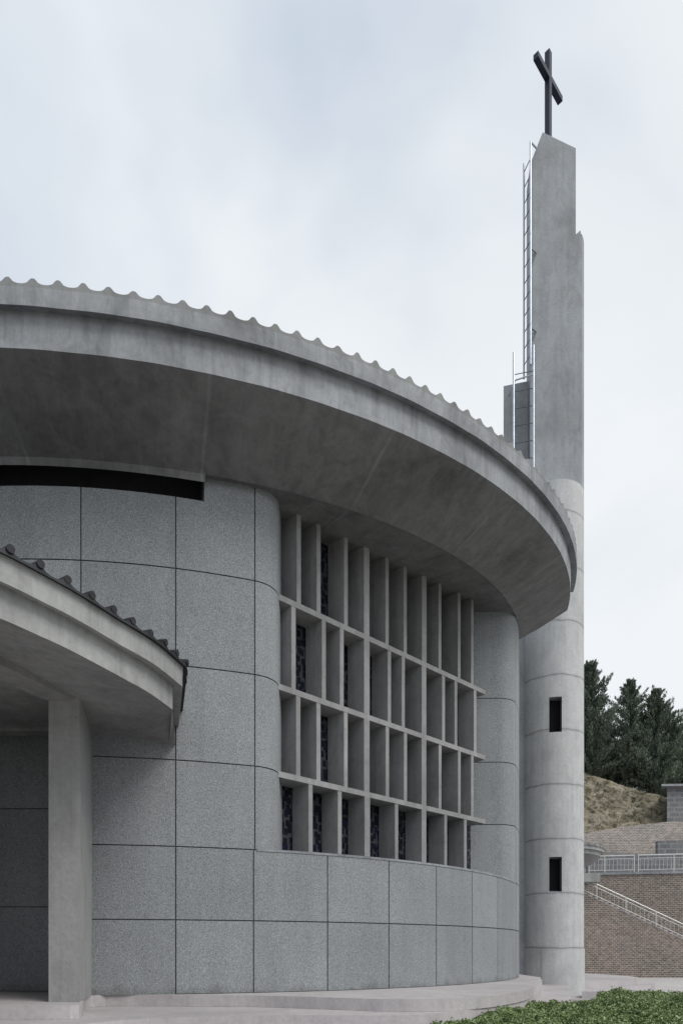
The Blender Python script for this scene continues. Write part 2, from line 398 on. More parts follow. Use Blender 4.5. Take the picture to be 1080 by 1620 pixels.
# liner behind the slot, coloured dark for the shade in there
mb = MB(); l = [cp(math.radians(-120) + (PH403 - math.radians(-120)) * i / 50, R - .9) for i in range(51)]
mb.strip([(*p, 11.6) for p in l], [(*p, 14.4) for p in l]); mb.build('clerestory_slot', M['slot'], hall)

# window screen ----------------------------------------------------
D = Vector((math.cos(PHIM), math.sin(PHIM))); N = Vector((-D.y, D.x))
S0 = Vector((-1.85, 19.75))
def scr(px):                               # distance along the screen for a pixel column
    k = (px - 540) / 1080; return (k * S0.y - S0.x) / (D.x - k * D.y)
def spt(s, d=0): q = S0 + D * s + N * d; return (q.x, q.y)
send = scr(767)
scrn = thing('window_screen', 'x', 'x', (S0.x, S0.y, EYE + Z2)); del scrn['label']; del scrn['category']
scrn.name = 'window_screen'
scrn.parent = hall; scrn.location = (S0.x - CX, S0.y - CY, Z2 + 1.2)
bars = [Z5, Z4, Z3]; BH = .17
def quadplan(s0, s1, d0, d1): return [spt(s0, d0), spt(s1, d0), spt(s1, d1), spt(s0, d1)]
for z in bars:
    mb = MB(); mb.prism(quadplan(-.1, send, -.012, .76), z - BH / 2 - .25 * 0, z + BH / 2); mb.build('transom', M['fin'], scrn, bevel=.012)
rows = [(Z5, 14.15, [196, 281, 397.5, (484.5), 572.5, 650, (730), 798.5, 880, 936.5]),
        (Z4, Z5, [173, 302.5, 379, (485), 582.5, 641.5, (729), 813.5, 866.5, 948.5]),
        (Z3, Z4, [193, 280, 396.5, (485), 574.5, 651.5, (729), 799.5, 881, 936.5]),
        (Z2, Z3, [246, 371, (487), 613.5, (729), 822.5, 906.5])]
for z0, z1, fx in rows:
    for q in fx:
        thick = 483 < q < 488 or 728 < q < 731
        t = .26 if thick else .165
        s = scr(400 + q / 2.7)
        mb = MB(); mb.prism(quadplan(s - t / 2, s + t / 2, -.014 if thick else random.uniform(-.006, .004), .75), z0 + (BH / 2 if z0 in bars else .03), z1 - (BH / 2 if z1 in bars else 0))
        mb.build('fin', M['fin'], scrn, bevel=.01)
mb = MB(); mb.prism(quadplan(-1.0, send + .6, .78, .86), Z2 - .1, 14.2); mb.build('stained_glass', M['glass'], scrn)
# sill ledge
pa = arc(PH403, pm + .02, 40)
out_ = [cp(PH403 + .004 + (pm - PH403 - .008) * i / 40, R + .02) for i in range(41)]
poly = out_ + [spt(send + .6, .9), spt(-1.0, .9)]
mb = MB(); mb.prism(poly, Z2 - .035, Z2 + .03); mb.build('sill', M['fascia'], hall)

# main roof --------------------------------------------------------
RX, RY = -8.50, 34.34
def plane(x, y): return 14.05 + .114 * (y - 20) - .008 * x
QE = math.radians(78.3); SEC = [math.radians(-190), QE]; NA = 620
def ring(r, dh, jit=0):
    o = []
    for i in range(NA + 1):
        q = SEC[0] + (SEC[1] - SEC[0]) * i / NA; x, y = RX + r * math.sin(q), RY - r * math.cos(q)
        o.append((x, y, plane(x, y) + dh + (jit * math.sin(q * 37 + r) * .5 + jit * math.sin(q * 91) * .5)))
    return o
def rp0(r_, dh, q): x, y = RX + r_ * math.sin(q), RY - r_ * math.cos(q); return (x, y, plane(x, y) + dh)
roof = thing('roof', 'x', 'x', (RX, RY, EYE + 14)); del roof['label']; del roof['category']; roof.parent = hall
roof.location = (RX - CX, RY - CY, 15.2)
mb = MB(); mb.grid([ring(18.97, 0.0), ring(18.4, -.33), ring(17.7, -.735), ring(17.3, -.97), ring(16.86, -1.19)])
QS = math.atan2(cp(PS)[0] - RX, RY - cp(PS)[1])
SEC[1] = QS; mb.grid([ring(16.86, -1.19), ring(16.78, -1.36), ring(16.76, -.2), ring(1.0, -.2)])      # open slot over the lower wall
SEC[:] = [QS, QE]; mb.grid([ring(16.86, -1.19), ring(16.84, -1.12), ring(14, -1.17), ring(1.0, -1.25)])
mb.face([rp0(q_r, q_h, QS) for q_r, q_h in ((16.86, -1.19), (16.70, -.2), (1, -.2), (1, -1.25), (16.84, -1.12))])
SEC[0] = math.radians(-190)
prof_ = [(1, -1.25), (14, -1.2), (16.55, -1.14), (16.9, -1.16), (17.25, -.98), (17.7, -.76), (18.4, -.34), (18.97, 0), (18.98, .82), (19.2, .8), (19.22, 1.18), (1, 6)]
def rp_(r_, dh, q): x, y = RX + r_ * math.sin(q), RY - r_ * math.cos(q); return (x, y, plane(x, y) + dh)
mb.face([rp_(a_, b_, QE) for a_, b_ in prof_])
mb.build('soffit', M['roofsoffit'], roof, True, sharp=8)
mb = MB(); mb.grid([ring(18.97, 0, .006), ring(18.99, .45, .006), ring(18.99, .83)]); mb.grid([ring(18.97, 0, .006), ring(18.9, 0.01)])
mb.build('fascia', M['fascia'], roof, True)
mb = MB(); mb.grid([ring(18.95, .835), ring(19.2, .80), ring(19.22, .78)])
mb.grid([ring(19.22, .78, .008), ring(19.24, .95, .006), ring(19.24, 1.18, .01), ring(19.0, 1.2)])
mb.build('gutter_beam', M['fascia'], roof, True)
SEC[:] = [QE, math.radians(170)]                # short eave behind, where the roof steps in beside the tower
mb = MB(); mb.grid([ring(16.8, .9), ring(16.8, -1.1), ring(1.0, -1.25)]); mb.grid([ring(16.8, .9), ring(12, 2.4), ring(2, 5.3)])
mb.build('rear_eave', M['fascia'], roof, True)
# tiles
def tileprof(u, amp=1.0):
    a = abs(u); wd = .15
    if a < wd: return .135 + .08 * amp * math.sqrt(max(0, 1 - (a / wd) ** 2))
    f = (a - wd) / (.5 - wd); return .135 - .06 * (1 - (1 - f) ** 2.6)
NT = 222; SUB = 14
_k = (11 - 540) / 1080; _b = -2 * (_k * RX + RY); _z = (-_b - math.sqrt(_b * _b - 4 * (1 + _k * _k) * (RX * RX + RY * RY - 19.25 ** 2))) / (2 * (1 + _k * _k)); ph0 = math.atan2(_k * _z - RX, RY - _z)
amps = [random.uniform(.75, 1.15) for _ in range(NT)]
def tring(r, dh, bot=False, jit=0):
    o = []
    i1 = int((QE - ph0) / (2 * math.pi) * NT * SUB); i0 = int((math.radians(-190) - ph0) / (2 * math.pi) * NT * SUB)
    for i in range(i0, i1):
        u = i / SUB; k = round(u); q = ph0 + 2 * math.pi * u / NT
        rr = r + (jit * (amps[k % NT] - .95) * .3)
        x, y = RX + rr * math.sin(q), RY - rr * math.cos(q)
        o.append((x, y, plane(x, y) + dh + (0 if bot else tileprof(u - k, amps[k % NT]))))
    return o
mb = MB()
mb.grid([tring(19.237, 1.14, True), tring(19.236, 1.18)])
mb.grid([tring(19.236, 1.18), tring(19.0, 1.22), tring(17, 1.6), tring(12, 2.8), tring(2, 5.3)])
mb.build('roof_tiles', M['tile'], roof, True)

# ------------------------------------------------------------------ bell tower
TX, TY, TR = 11.26, 36.5, 1.6
tower = thing('bell_tower', 'tall slender round concrete tower with stepped top and two small windows', 'tower', (TX, TY, 0))
def tp(q, r=TR): return (TX + r * math.sin(q), TY - r * math.cos(q))
wins = [(2.97, 4.75, -.68, .075), (11.15, 12.95, -.66, .09)]
qs = sorted(set([2 * math.pi * i / 96 - math.pi for i in range(96)] + [math.asin(v / TR) for wn in wins for v in wn[2:]]))
qs = [q for i, q in enumerate(qs) if not any(abs(q - math.asin(v / TR)) < .03 and q != math.asin(v / TR) for wn in wins for v in wn[2:])]
hs = [-2.5]; k = 0
joints = [.10 + JS * i for i in range(9)]
zl = {-2.5: TR, 24.1: TR}
for j in joints: zl[j] = TR
for wn in wins: zl[wn[0]] = TR; zl[wn[1]] = TR
hs = sorted(zl)
mb = MB(); n = len(qs)
for a, b in zip(hs, hs[1:]):
    for i in range(n):
        q0 = qs[i]; q1 = qs[(i + 1) % n]; qm = (q0 + (q1 if q1 > q0 else q1 + 2 * math.pi)) / 2; hm = (a + b) / 2
        if any(wn[0] <= hm <= wn[1] and wn[2] < TR * math.sin(qm) < wn[3] and math.cos(qm) > 0 for wn in wins): continue
        jit = 0
        p = tp(q0, zl[a] + jit); r_ = tp(q1, zl[a] + jit); s_ = tp(q1, zl[b] ); t_ = tp(q0, zl[b] )
        mb.face([(*p, a), (*r_, a), (*s_, b), (*t_, b)])
mb.face([(*tp(q), 24.1) for q in qs])
bm_w = mb.build('shaft', M['tower'], tower)
# weld + smooth the shaft
import bmesh
bm = bmesh.new(); bm.from_mesh(bm_w.data); bmesh.ops.remove_doubles(bm, verts=bm.verts, dist=.0008)
for f in bm.faces: f.smooth = True
bm.to_mesh(bm_w.data); bm.free()
try: bm_w.data.set_sharp_from_angle(angle=math.radians(40))
except Exception: pass
for (a, b, d0, d1) in wins:
    q0, q1 = math.asin(d0 / TR), math.asin(d1 / TR); p0, p1 = tp(q0), tp(q1); yb = p1[1] + .75
    c = thing('window', 'x', 'x', (0, 0, 0)); del c['label']; del c['category']; c.parent = tower; c.location = (p0[0] - TX, p0[1] - TY, a + EYE)
    m2 = MB(); B0 = (p0[0], yb); B1 = (p1[0], yb)
    m2.face([(*p0, a), (*B0, a), (*B0, b), (*p0, b)]); m2.face([(*B1, a), (*p1, a), (*p1, b), (*B1, b)])
    m2.face([(*p0, a), (*p1, a), (*B1, a), (*B0, a)]); m2.face([(*p0, b), (*B0, b), (*B1, b), (*p1, b)])
    m2.build('reveal', M['towertop'], c)
    m3 = MB(); m3.box(p0[0], p1[0], yb - .35, yb - .30, a, b); m3.build('dark_back', M['dark'], c)  # near-black sheet painted as the shaded interior
    m4 = MB()
    for x0, x1, z0, z1 in ((p0[0], p0[0] + .06, a, b), (p1[0] - .06, p1[0], a, b), (p0[0] + .06, p1[0] - .06, a, a + .07), (p0[0] + .06, p1[0] - .06, b - .07, b)):
        m4.box(x0 + .002, x1 - .002, yb - .42, yb - .352, z0 + .002, z1 - .002)
    m4.build('frame', M['rung'], c)
# collar at the foot
mb = MB(); c0 = -.62; c1 = 1.9
o = [tp(c0 + (c1 - c0) * i / 30, TR + .04) for i in range(31)]; i_ = [tp(c0 + (c1 - c0) * i / 30, TR - .05) for i in range(31)]
mb.prism(o + i_[::-1], -2.5, .06); mb.build('base_collar', M['tower'], tower, True)
# upper blades
YF = 35.45; XL = 9.79; XR = 12.16; XM = 10.44
def cutplan(xr=None):
    pts = []
    for i in range(-90, 91):
        q = math.pi * i / 90
        x, y = tp(q)
        if y < YF or x < XL + .19 * (y - YF) or (xr and x > xr): continue
        pts.append((x, y))
    # order: start at front-right going round the back to front-left (q from + to pi to -)
    qr = math.acos((TY - YF) / TR); xfr = TX + TR * math.sin(qr)
    ptsr = sorted([(math.atan2(p[0] - TX, TY - p[1]) % (2 * math.pi), p) for p in pts]); ptsr = [p for _, p in ptsr]
    if xr:
        yb = TY + math.sqrt(TR ** 2 - (xr - TX) ** 2); front = [(XL, YF), (XM, YF), (xr, YF), (xr, yb)]
    else: front = [(XL, YF), (XM, YF), (xfr, YF)]
    ql = TY
    for _ in range(30): ql = TY + math.sqrt(TR ** 2 - (XL + .19 * (ql - YF) - TX) ** 2)
    return front + ptsr + [(XL + .19 * (ql - YF), ql)]
mb = MB(); mb.prism(cutplan(), 24.08, 37.2); mb.build('upper_shaft', M['towertop'], tower, True)
up = cutplan(XR)
def th(x):
    return 40.83 + (42.49 - 40.83) * (x - XL) / (XM - XL) if x < XM else 42.49 + (41.66 - 42.49) * (x - XM) / (XR - XM)
# split at the ridge line so every top face is planar
for lo, hi in ((XL - 1, XM), (XM, XR + 1)):
    def clip(poly, keep, xc):
        o = []
        for a, b in zip(poly, poly[1:] + poly[:1]):
            ia, ib = keep(a[0]), keep(b[0])
            if ia: o.append(a)
            if ia != ib:
                f = (xc - a[0]) / (b[0] - a[0]); o.append((xc, a[1] + f * (b[1] - a[1])))
        return o
    pl_ = clip(up, (lambda x: x <= XM) if hi == XM else (lambda x: x >= XM), XM)
    q_ = []
    for p in pl_:
        if not q_ or math.dist(p, q_[-1]) > 1e-4: q_.append(p)
    if math.dist(q_[0], q_[-1]) < 1e-4: q_.pop()
    mb = MB() if hi == XM else mb
    mb.prism(q_, 37.2, [th(p[0]) for p in q_], bottom=False)
mb.build('top_blade', M['towertop'], tower)
mb = MB(); mb.prism([(12.163, 35.56), (12.45, 35.6), (12.62, 35.78), (12.163, 35.9)], 37.2, [37.25, 37.55, 37.2, 37.25]); mb.build('step_block', M['towertop'], tower)
# stair block on the left
mb = MB(); mb.prism([(8.6, 36.25), (9.88, 36.1), (9.9, 37.9), (9.15, 38.0)], -2.4, [29.95, 30.1, 30.1, 29.95]); mb.build('side_block', M['towertop'], tower, bevel=.015)
mb = MB(); mb.box(11.75, 12.05, 36.0, 36.35, 41.6, 42.45); mb.build('roof_hatch', M['rung'], tower)

# cross
cr_ = thing('cross', 'dark blue steel cross standing on top of the tower', 'cross', (10.99, 36.3, EYE + 42.3))
d45 = Vector((.703, .711, 0))
mb = MB(); mb.bar((10.99, 36.3, 41.6), (10.99, 36.3, 47.75), .27, .27, d45); mb.build('upright', M['cross'], cr_, bevel=.02)
mb = MB(); c = Vector((10.99, 36.3, 46.35)); mb.bar(c - d45 * 1.33, c + d45 * 1.33, .28, .28); mb.build('crossbar', M['cross'], cr_, bevel=.02)

# ladders
def ladder(name, label, a, b, ha, hb, r0, nr, sp, loc, group='steel ladders on the tower'):
    t = thing(name, label, 'ladder', loc, group)
    for p, (h0, h1) in ((a, ha), (b, hb)):
        mb = MB(); mb.tube((*p, h0), (*p, h1), .05); mb.build('side_rail', M['metal'], t, True)
    for k in range(nr):
        z = r0 + sp * k; mb = MB(); mb.tube((*a, z), (*b, z), .022, 6); mb.build('rung', M['rung'], t, True)
    return t
t = ladder('ladder', 'upper steel ladder running up the left edge of the top blade', (9.74, 35.2), (9.57, 35.84), (30.2, 41.7), (30.0, 41.3), 30.7, 13, .845, (9.7, 35.7, EYE + 30.1))
for z in (32.1, 36.2):
    mb = MB(); mb.tube((9.74, 35.2, z), (10.10, 35.44, z), .03, 6); mb.tube((10.10, 35.44, z), (9.76, 35.22, z - .8), .03, 6); mb.build('bracket', M['rung'], t, True)
mb = MB(); mb.tube((9.74, 35.2, 41.7), (10.15, 35.5, 41.7), .05); mb.build('hand_loop', M['metal'], t, True)
t = ladder('ladder', 'lower steel ladder standing between roof edge and tower side block', (8.92, 35.4), (9.88, 35.15), (17.3, 31.0), (17.3, 31.15), 18.2, 14, .895, (9.5, 35.6, EYE + 17.3))
mb = MB(); mb.tube((9.88, 35.15, 29.65), (9.0, 35.4, 29.55), .035); mb.tube((9.0, 35.4, 29.55), (8.85, 36.3, 29.4), .035); mb.build('hand_loop', M['metal'], t, True)

# ------------------------------------------------------------------ entrance porch
rim = [(-24, 9.6), (-18, 7.6), (-13, 7.3), (-9.5, 8.5), (-7.6, 9.9), (-6.5, 10.95), (-5.8, 11.6), (-5.39, 12.1), (-5.02, 12.6), (-4.41, 13.7), (-4.09, 14.45), (-3.832, 15.5), (-4.13, 16.6), (-4.58, 18.25)]
RIM = resample(rim[:12], .03) + resample([Vector(rim[11]).lerp(Vector(rim[13]), k / 3) for k in range(4)], .03)[1:]
por = thing('entrance_porch', 'low curved porch roof with black tiles on a concrete pier beside the round wall', 'porch', (-6.3, 15.8, EYE - 1.2))
def offs(P, d):                             # + = outward (right of travel)
    o = []
    for i in range(len(P)):
        t_ = (P[min(i + 1, len(P) - 1)] - P[max(i - 1, 0)]).normalized(); o.append(P[i] + Vector((t_.y, -t_.x)) * d)
    return o
def PH(x): return 5.72 - .12 * max(-.8, min(2.2, x + 6.5))
def lv(P, k, d=0): return [(p.x, p.y, PH(p.x) * k + d) for p in P]
mb = MB(); mb.grid([lv(RIM, 1), lv(RIM, 1.05), lv(RIM, 1.105)]); mb.grid([lv(offs(RIM, -.02), 1, .005), lv(RIM, 1)])
mb.build('fascia', M['porch'], por, True)
U = offs(RIM, .22)
mb = MB(); mb.grid([lv(offs(RIM, -.05), 1.102), lv(U, 1.095), lv(U, 1.14), lv(offs(U, .015), 1.18), lv(offs(U, -.3), 1.182)]); mb.build('gutter_beam', M['porch'], por, True)
Sx = [0]
for a, b in zip(U, U[1:]): Sx.append(Sx[-1] + (b - a).length)
sp = .51; am = [random.uniform(.8, 1.2) for _ in range(200)]
def tl(P, h, flat=False):
    o = []
    for p, s in zip(P, Sx):
        u = (Sx[-1] - s) / sp + .35; k = round(u); o.append((p.x, p.y, PH(p.x) * 1.18 + h + (0 if flat else tileprof(u - k, am[k % 200]) * .75)))
    return o
mb = MB(); V_ = offs(U, .11)
mb.grid([tl(U, -.02, True), tl(V_, -.04, True), tl(offs(U, .09), -.04), tl(offs(U, -.3), .0)])
# roof surface running in to the wall
QW = []
for p in RIM:
    f = min(1, max(0, (p.x + 24) / 19.6)); x = -24 + 19.55 * f
    yy = CY - math.sqrt(max(R * R - (x - CX) ** 2, 4)); QW.append(Vector((x, yy)))
def lerpL(A, B, f): return [a.lerp(b, f) for a, b in zip(A, B)]
I = offs(U, -.3)
mb.grid([tl(I, -.03), tl(lerpL(I, QW, .5), -.25), tl(lerpL(I, QW, 1.0), -.2)])
for k in range(-2, int(Sx[-1] / sp) + 1):
    s_ = Sx[-1] - (k - .35) * sp
    if not 0 < s_ < Sx[-1]: continue
    j = min(range(len(Sx)), key=lambda i: abs(Sx[i] - s_)); j = max(1, min(len(U) - 2, j))
    n_ = (U[j + 1] - U[j - 1]).normalized(); n_ = Vector((n_.y, -n_.x)); p = U[j]; z = PH(p.x) * 1.18 + .085 + random.uniform(-.015, .015)
    a_ = p + n_ * random.uniform(.11, .14); b_ = p - n_ * .6; mb.tube((a_.x, a_.y, z), (b_.x, b_.y, z + .03), .072, 12)
mb.build('roof_tiles', M['blacktile'], por, True)
# soffit: from the rim down to the wall line
G = []
for j in range(9):
    f = j / 8; row = []
    for p, q in zip(offs(RIM, -.02), QW):
        x = p.x + (q.x - p.x) * f; row.append((x, p.y + (q.y - p.y) * f, PH(x) + .01 + .10 * math.sin(math.pi * f)))
    G.append(row)
mb = MB(); mb.grid(G); mb.build('soffit', M['soffit'], por, True)
mb = MB(); mb.prism([(-6.69, 15.6), (-5.98, 15.58), (-6.69, 18.5), (-7.4, 18.5)], -1.2, 5.95); mb.build('pier', M['pier'], por, bevel=.05)
mb = MB(); mb.prism([(-6.70, 15.66), (-6.05, 15.66), (-8.2, 9.8), (-9.1, 10.2)], 5.695, 6.1); mb.build('beam', M['soffit'], por, bevel=.03)
mb = MB(); mb.prism([(-24, 17.9), (-6.7, 17.9), (-6.7, 18.3), (-24, 18.3)], 5.74, 8.2); mb.build('lintel', M['soffit'], por)
# recessed entrance wall
mb = MB(); panels(mb, [(-22, 19.6), (-14, 19.6), (-6.4, 19.6)], [-1.2, 1.23, 4.05, 6.9], [8.0]); mb.face([(-6.9, 19.7, -1.2), (-6.9, 17.95, -1.2), (-6.9, 17.95, 6.5), (-6.9, 19.7, 6.5)], 0)
tag(mb.build('wall', [M['pebble'], M['joint']], por), 'recessed pebble-dash wall in deep shade behind the pier')
mb = MB(); mb.prism([(-10.6, 11.0), (-9.95, 11.0), (-9.95, 19.58), (-10.6, 19.58)], -1.2, 5.95); mb.build('pier', M['pier'], por, bevel=.05)  # second pier, out of view, added to keep light off the recess
mb = MB(); mb.box(-22, -6.9, 18.2, 19.7, 6.5, 6.6); mb.build('ceiling', M['soffit'], por)

# ------------------------------------------------------------------ plinth, steps, paving, ground
def outline(pts, h): return [W(x, h, y) for x, y in pts]
A = outline([(-300, 1592), (0, 1592), (100, 1591.5), (127, 1590), (134, 1580), (150, 1575.5), (200, 1574.6), (300, 1575), (400, 1575.6), (480, 1577.5), (560, 1580), (620, 1581.5), (700, 1581), (760, 1577.5), (800, 1573), (830, 1567.5), (843, 1562.5), (842, 1558)], -1.2)
A = [(p.x, p.y) for p in resample(A, .25)] + [(8.6, 29.5), (8.8, 40), (-30, 40), (-30, 15)]
mb = MB(); mb.prism(A, -1.5, -1.2); tag(mb.build('plinth', M['step'], None, False, bevel=.03), kind='structure')
B = outline([(-300, 1640), (0, 1632), (200, 1614), (350, 1608), (460, 1606.5), (655, 1606), (740, 1598), (800, 1590), (838, 1580), (853, 1570), (857, 1560)], -1.5)
B = [(p.x, p.y) for p in resample(B, .3)] + [(10.2, 34.7), (10.3, 40), (-31, 40), (-31, 12)]
mb = MB(); mb.prism(B, -1.8, -1.504); tag(mb.build('terrace_step', M['step'], None, False, bevel=.03), kind='structure')
C = outline([(-200, 1680), (300, 1660), (600, 1640), (760, 1622), (840, 1604), (885, 1590), (902, 1580), (906, 1573), (901, 1565), (896, 1561)], -1.8)
C = [(p.x, p.y) for p in resample(C, .3)] + [(11.8, 35.2), (12, 40), (-32, 40), (-32, 9)]
mb = MB(); mb.prism(C, -2.4, -1.804); tag(mb.build('terrace', M['step'], None, False, bevel=.03), kind='structure')
# round platform right of the tower
def disc(cx, cy, r, h0, h1):
    m = MB(); m.prism([(cx + r * math.cos(2 * math.pi * i / 96), cy + r * math.sin(2 * math.pi * i / 96)) for i in range(96)], h0, h1); return m
o = disc(9.5, 47, 10.03, -2.1, -1.8).build('platform', M['step'], None, bevel=.03); tag(o, kind='structure')
o = disc(9.5, 47, 11.0, -2.4, -2.104).build('platform_step', M['step'], None, bevel=.03); tag(o, kind='structure')
st = thing('garden_steps', 'pair of low pale concrete steps beside the tower foot behind the hedge', 'steps', (11.3, 27.8, 0))
mb = MB(); mb.prism([(9.85, 28.0), (11.2, 28.0), (11.9, 29.6), (10.5, 29.6)], -2.0, -1.72); mb.build('tread', M['step'], st, bevel=.04)
mb = MB(); mb.prism([(9.2, 27.4), (11.6, 27.4), (12, 29.7), (9.5, 29.7)], -2.4, -2.003); mb.build('tread', M['step'], st, bevel=.03)
mb = MB(); mb.prism([(9.5, 26.2), (9.75, 26.0), (10.05, 26.6), (9.8, 27.0)], -2.4, [-1.93, -2.1, -2.05, -1.9]); tag(mb.build('kerb_stone', M['fascia'], None, bevel=.03), 'loose dark wedge of kerb stone in front of the low steps', 'stone')
# ground sheet and paving
mb = MB(); mb.face([(-3000, -600, -2.42), (3000, -600, -2.42), (3000, 4000, -2.42), (-3000, 4000, -2.42)]); tag(mb.build('ground', M['ground']), kind='structure')
mb = MB(); mb.prism([(-40, 2), (45, 2), (45, 59.9), (-40, 62)], -2.419, -2.405, bottom=False); tag(mb.build('paving', M['paving']), kind='structure')

# ------------------------------------------------------------------ far small canopy
fc = thing('round_canopy', 'small round tiled concrete canopy peeking out behind the tower', 'canopy', (13.4, 46, EYE + 5.2))
CXF, CYF, RF = 13.45, 46.0, 4.05
def rg(r, h, n=96): return [(CXF + r * math.sin(2 * math.pi * i / n), CYF - r * math.cos(2 * math.pi * i / n), h) for i in range(n)]
mb = MB(); mb.grid([rg(3.75, 6.05), rg(3.2, 5.65), rg(2.3, 5.25), rg(.3, 5.1)], 0, True); mb.build('soffit', M['soffit'], fc, True)
mb = MB(); mb.grid([rg(3.75, 6.05), rg(3.78, 6.3), rg(3.95, 6.3), rg(3.97, 6.45)], 0, True); mb.build('fascia', M['porch'], fc, True)
mb = MB(); nT = 40; n_ = nT * 10
def rt(r, h): return [(CXF + r * math.sin(2 * math.pi * i / n_), CYF - r * math.cos(2 * math.pi * i / n_), h + tileprof(i / 10 - round(i / 10)) * .9) for i in range(n_)]
mb.grid([[(x, y, 6.45) for x, y, z in rt(3.97, 0)], rt(RF, 6.43), rt(3.5, 6.6), rt(.3, 7.4)], 0, True); mb.build('roof_tiles', M['tile'], fc, True)
mb = MB(); mb.prism([(CXF + 1.0 * math.cos(a_ / 8 * math.pi), CYF + 1.0 * math.sin(a_ / 8 * math.pi)) for a_ in range(16)], -2.4, 5.2); mb.build('column', M['porch'], fc, True)

# ------------------------------------------------------------------ retaining wall, stair, railings
def ry(x): return 61.8 - (x - 21.5) * .19
rw = thing('retaining_wall', 'long brown brick retaining wall with a steel railing along its top', 'wall', (30, 60.2, 0))
mb = MB(); mb.prism([(8, ry(8)), (50, ry(50)), (50, ry(50) + 1), (8, ry(8) + 1)], -2.4, 6.72); mb.build('brick_face', M['brick'], rw)
mb = MB(); mb.prism([(8, ry(8) - .12), (50, ry(50) - .12), (50, 66), (8, 66)], 6.72, 6.92); mb.build('coping', M['fascia'], rw)
mb = MB(); mb.face([(4, ry(4), 6.7), (60, ry(60), 6.7), (60, 70, 6.7), (4, 70, 6.7)]); tag(mb.build('terrace_ground', M['paving']), kind='structure')

def railing(label, p0, p1, h0, h1, posts, nb, hh, loc, top_r=.046):
    t = thing('railing', label, 'railing', loc)
    def at(f, dz=0): return (p0[0] + (p1[0] - p0[0]) * f, p0[1] + (p1[1] - p0[1]) * f, h0 + (h1 - h0) * f + dz)
    for nm, dz, r_ in (('handrail', hh, top_r), ('rail', hh - .28, .02), ('rail', .22, .022)):
        m = MB(); m.tube(at(0, dz), at(1, dz), r_, 8); m.build(nm, M['stainless'], t, True)
    for f in posts:
        m = MB(); m.tube(at(f, 0), at(f, hh), .04, 8); m.tube(at(f, hh), at(f, hh + .05), .055, 8); m.build('post', M['stainless'], t, True)
    first = None
    for k in range(nb):
        f = (k + .5) / nb
        a = at(f, .22); 
        if first is None:
            m = MB(); m.tube((0, 0, 0), (0, 0, hh - .5), .012, 6); first = m.build('baluster', M['stainless'], None, True); o = first
            first.data.transform(Matrix.Translation((0, 0, -EYE)))
        else:
            o = first.copy(); COL.objects.link(o)
        o.parent = t; o.location = (a[0] - loc[0], a[1] - loc[1], a[2] + EYE - loc[2])
    return t
xa = W(936, 0, z=61)[0]
xb = 26.15
railing('short left length of steel railing on top of the brick retaining wall', (xa, ry(xa) + .1), (xb, ry(xb) + .1), 6.92, 6.92, [0, .35, 1.0], 12, 1.52, (xa, ry(xa) + .1, EYE + 6.92))
xc = 26.5; xd = 41
railing('long right length of steel railing on top of the brick retaining wall', (xc, ry(xc) + .1), (xd, ry(xd) + .1), 6.92, 6.92, [0, .2, .4, .6, .8, 1.0], 46, 1.52, (xc, ry(xc) + .1, EYE + 6.92))
stair = thing('outdoor_stair', 'brick-sided stair flight descending to the right in front of the retaining wall', 'stairs', (26, 58.5, 0))
x0, x1 = 20.2, 31.2
sl_ = (4.9 - 1.05) / (20.7 - 29.0); 
def sh(x): return min(4.95, 4.9 + sl_ * (x - 20.7))
mb = MB(); z_e = -2.35; xe = 20.7 + (z_e - 4.9) / sl_
prof = [(15, -2.4), (xe, -2.4), (20.6, 4.93), (15, 4.93)]
f0 = [(x, 58.6, z) for x, z in prof]; f1 = [(x, 60.9, z) for x, z in prof]
mb.face(f0); mb.face(f1[::-1])
for k in range(4): mb.face([f0[k], f1[k], f1[(k + 1) % 4], f0[(k + 1) % 4]])
mb.build('brick_side', M['brick'], stair)
m = MB(); 
ns = 34
for k in range(ns):
    xx = 20.6 + (xe - 20.6) * k / ns; hz = sh(xx + .01)
    if k % 1 == 0: m.box(xx, xx + (xe - 20.6) / ns, 58.62, 60.85, hz - .25, hz + .0)
m.build('treads', M['step'], stair)
mb = MB(); mb.box(15, 21.9, 57.8, 61.2, 5.75, 6.5); mb.build('landing_slab', M['porch'], stair)
railing('sloping steel handrail of the outdoor stair in front of the brick wall', (20.6, 58.5), (xe - 1, 58.5), 4.95, sh(xe - 1) , [0.0, .085, .255, .43, .61, .8, 1.0], 40, 1.25, (20.6, 58.5, EYE + 4.9))

# ------------------------------------------------------------------ upper terraces
gb = thing('block_wall', 'low grey concrete block wall behind the railing', 'wall', (30, 65, EYE + 6.8))
mb = MB(); mb.prism([(23.5, 65.2), (30.1, 65), (30.1, 65.5), (23.5, 65.7)], 6.7, [9.3, 9.15, 9.15, 9.3]); mb.prism([(30.1, 65), (46, 64.5), (46, 65.2), (30.1, 65.5)], 6.7, 10.35)
mb.build('blocks', M['block'], gb)
bw = thing('terrace_wall', 'pale weathered brick wall below the earth bank', 'wall', (34, 68, EYE + 6.8))
mb = MB()
tp_ = [(18, 11.0), (22, 11.5), (24.5, 11.65), (27.9, 12.3), (31, 12.65), (33, 12.85), (50, 13.1)]
rows_ = [[(x, 68, 6.6) for x, h in tp_], [(x, 68.4, h) for x, h in tp_], [(x, 69.6, h + .02) for x, h in tp_]]
mb.grid(rows_); mb.build('brick_face', M['rubble'], bw)
